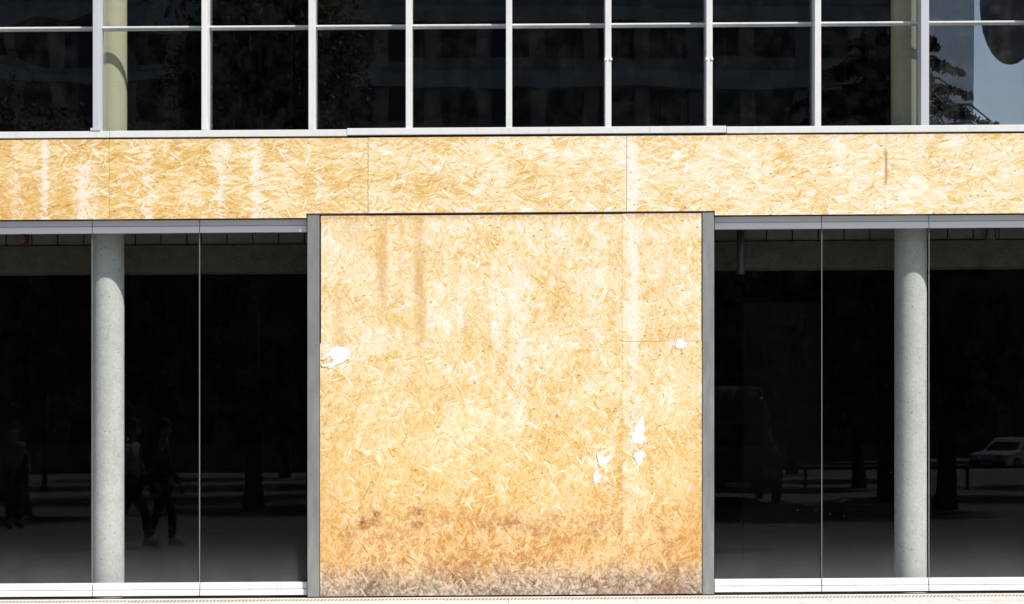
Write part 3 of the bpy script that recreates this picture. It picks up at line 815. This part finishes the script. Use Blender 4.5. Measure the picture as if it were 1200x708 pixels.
# low tube railing along the square
t = thing("low_railing", "low tube railing with posts, mirrored across the right shop window", "railing", (RX(1010, 33), -33, gz(RX(1010, 33))))
bm = bmesh.new(); xa, xb = RX(845, 33), RX(1290, 33)
add_tube(bm, [(xa, -33, .58 + gz(xa)), (xb, -33, .58 + gz(xb))], [.04, .04], 10); obj("rail", bm, M['dark'], t, shear=False)
i = 0
while xa + .1 + i * 2.1 < xb:
    x = xa + .1 + i * 2.1; i += 1
    bm = bmesh.new(); add_tube(bm, [(x, -33, gz(x) - .05), (x, -33, gz(x) + .56)], [.045, .045], 10); obj("post", bm, M['dark'], t, shear=False)

# people walking past, mirrored in the left shop window
M['skin'] = simple("skin", (.34, .21, .15), .6, var=.06)
M['grey_c'] = simple("light_grey_hooded_jacket", (.34, .35, .36), .9, var=.12, scale=12)
M['dark_c'] = simple("dark_jacket", (.016, .017, .02), .9, var=.2, scale=12)
M['jean'] = simple("dark_jeans", (.014, .017, .028), .9, var=.2, scale=14)
M['shirt'] = simple("pale_shirt", (.13, .14, .16), .9, var=.08, scale=12)
M['hair'] = simple("dark_hair", (.03, .022, .018), .8, var=.3, scale=30)
M['shoe'] = simple("dark_shoe", (.03, .03, .03), .6)
def skinned(name, verts, edges, rads, mat, parent, root=0, sub=1):
    me = bpy.data.meshes.new(name); me.from_pydata(verts, edges, []); me.materials.append(mat)
    o = bpy.data.objects.new(name, me); C.objects.link(o); o.parent = parent
    md = o.modifiers.new("skin", 'SKIN'); md.use_smooth_shade = True
    for i, sv_ in enumerate(me.skin_vertices[0].data):
        r = rads[i]; sv_.radius = r if isinstance(r, tuple) else (r, r); sv_.use_root = (i == root)
    s = o.modifiers.new("subsurf", 'SUBSURF'); s.levels = sub; s.render_levels = sub
    return o
def person(label, loc, rz, top, stride, bag=False):
    """faces +X; stride is how far the feet are apart"""
    t = thing("person", label, "person", loc, None); t.rotation_euler = (0, 0, rz)
    f = stride
    J = {'pel': (0, 0, .95), 'bel': (.01, 0, 1.08), 'che': (.02, 0, 1.28), 'nec': (.03, 0, 1.47), 'nk2': (.045, 0, 1.53), 'h1': (.06, 0, 1.60), 'h2': (.055, 0, 1.70), 'h3': (.05, 0, 1.77), 'nos': (.165, 0, 1.635)}
    Rd = {'pel': (.13, .16), 'bel': (.115, .145), 'che': (.13, .17), 'nec': .062, 'nk2': .055, 'h1': .082, 'h2': .092, 'h3': .06, 'nos': .014}
    E_ = [('pel', 'bel'), ('bel', 'che'), ('che', 'nec'), ('nec', 'nk2'), ('nk2', 'h1'), ('h1', 'h2'), ('h2', 'h3'), ('h1', 'nos')]
    for s, n_ in ((1, 'l'), (-1, 'r')):
        ph = f * s
        J['hip' + n_] = (0, .09 * s, .90); J['kne' + n_] = (.06 + ph * .32, .10 * s, .50); J['ank' + n_] = (ph * .5 - .02, .10 * s, .09); J['toe' + n_] = (ph * .5 + .17, .11 * s, .035); J['hee' + n_] = (ph * .5 - .06, .10 * s, .035)
        Rd.update({'hip' + n_: .088, 'kne' + n_: .057, 'ank' + n_: .038, 'toe' + n_: .032, 'hee' + n_: .03})
        E_ += [('pel', 'hip' + n_), ('hip' + n_, 'kne' + n_), ('kne' + n_, 'ank' + n_), ('ank' + n_, 'toe' + n_), ('ank' + n_, 'hee' + n_)]
        J['sho' + n_] = (.02, .19 * s, 1.40); J['elb' + n_] = (-.02 - ph * .12, .23 * s, 1.12); J['wri' + n_] = (.10 - ph * .28, .22 * s, .90); J['pal' + n_] = (.125 - ph * .30, .215 * s, .82)
        Rd.update({'sho' + n_: .062, 'elb' + n_: .043, 'wri' + n_: .028, 'pal' + n_: (.018, .036)})
        E_ += [('che', 'sho' + n_), ('sho' + n_, 'elb' + n_), ('elb' + n_, 'wri' + n_), ('wri' + n_, 'pal' + n_)]
        px0, py0, pz0 = J['pal' + n_]
        for q in range(4):
            ln = (.060, .070, .066, .052)[q]
            J[f'f{q}a{n_}'] = (px0 + .030 - .019 * q, py0, pz0 - .035); J[f'f{q}b{n_}'] = (px0 + .036 - .019 * q, py0 - .012 * s, pz0 - .035 - ln)
            Rd[f'f{q}a{n_}'] = .0095; Rd[f'f{q}b{n_}'] = .008
            E_ += [('pal' + n_, f'f{q}a{n_}'), (f'f{q}a{n_}', f'f{q}b{n_}')]
        J['tha' + n_] = (px0 + .045, py0 - .008 * s, pz0 + .015); J['thb' + n_] = (px0 + .055, py0 - .012 * s, pz0 - .035)
        Rd['tha' + n_] = .011; Rd['thb' + n_] = .009
        E_ += [('pal' + n_, 'tha' + n_), ('tha' + n_, 'thb' + n_)]
    ks = list(J)
    skinned("body", [J[k] for k in ks], [(ks.index(a), ks.index(b)) for a, b in E_], [Rd[k] for k in ks], M['skin'], t, ks.index('pel'))
    def wear(name, keys, grow, mat):
        ed = [(keys.index(a), keys.index(b)) for a, b in E_ if a in keys and b in keys]
        rr = [tuple(v + grow for v in (Rd[k] if isinstance(Rd[k], tuple) else (Rd[k], Rd[k]))) for k in keys]
        return skinned(name, [J[k] for k in keys], ed, rr, mat, t, 0)
    wear("jacket", ['pel', 'bel', 'che', 'nec', 'shol', 'elbl', 'wril', 'shor', 'elbr', 'wrir'], .022, top)
    wear("trousers", ['pel', 'hipl', 'knel', 'ankl', 'hipr', 'kner', 'ankr'], .014, M['jean'])
    for n_ in 'lr':
        wear("shoe", ['ank' + n_, 'toe' + n_, 'hee' + n_], .014, M['shoe'])
    bm = bmesh.new(); bmesh.ops.create_uvsphere(bm, u_segments=18, v_segments=12, radius=.105)
    for v in bm.verts:
        v.co = Vector((v.co.x * 1.05 + .03, v.co.y * .98, max(v.co.z, -.05) * 1.05 + 1.715))
    o = obj("hair", bm, M['hair'], None, shear=False, smooth=True); o.parent = t
    for s in (-1, 1):
        bm = bmesh.new(); bmesh.ops.create_uvsphere(bm, u_segments=8, v_segments=6, radius=.011)
        for v in bm.verts: v.co += Vector((.142, .034 * s, 1.665))
        o = obj("eye", bm, M['hair'], None, shear=False, smooth=True); o.parent = t
    if bag:
        bm = bmesh.new()
        add_tube(bm, [(-.03, 0, 1.47), (-.07, 0, 1.46), (-.11, 0, 1.40)], [.09, .105, .06], 14)
        o = obj("hood", bm, top, None, shear=False, smooth=True); o.parent = t
    return t
x = RX(149, 8.6); person("person in a light grey hooded jacket walking past, mirrored beside the left column", (x, -8.6, gz(x)), R(8), M['grey_c'], .62, True)
x = RX(187, 9.0); person("person in dark clothes walking ahead of the hooded one, mirrored in the left shop window", (x, -8.9, gz(x)), R(4), M['dark_c'], .40)
x = RX(12, 14.5); person("person in a grey shirt standing in the tree shade, mirrored at the far left", (x, -14.5, gz(x)), R(60), M['shirt'], .08)
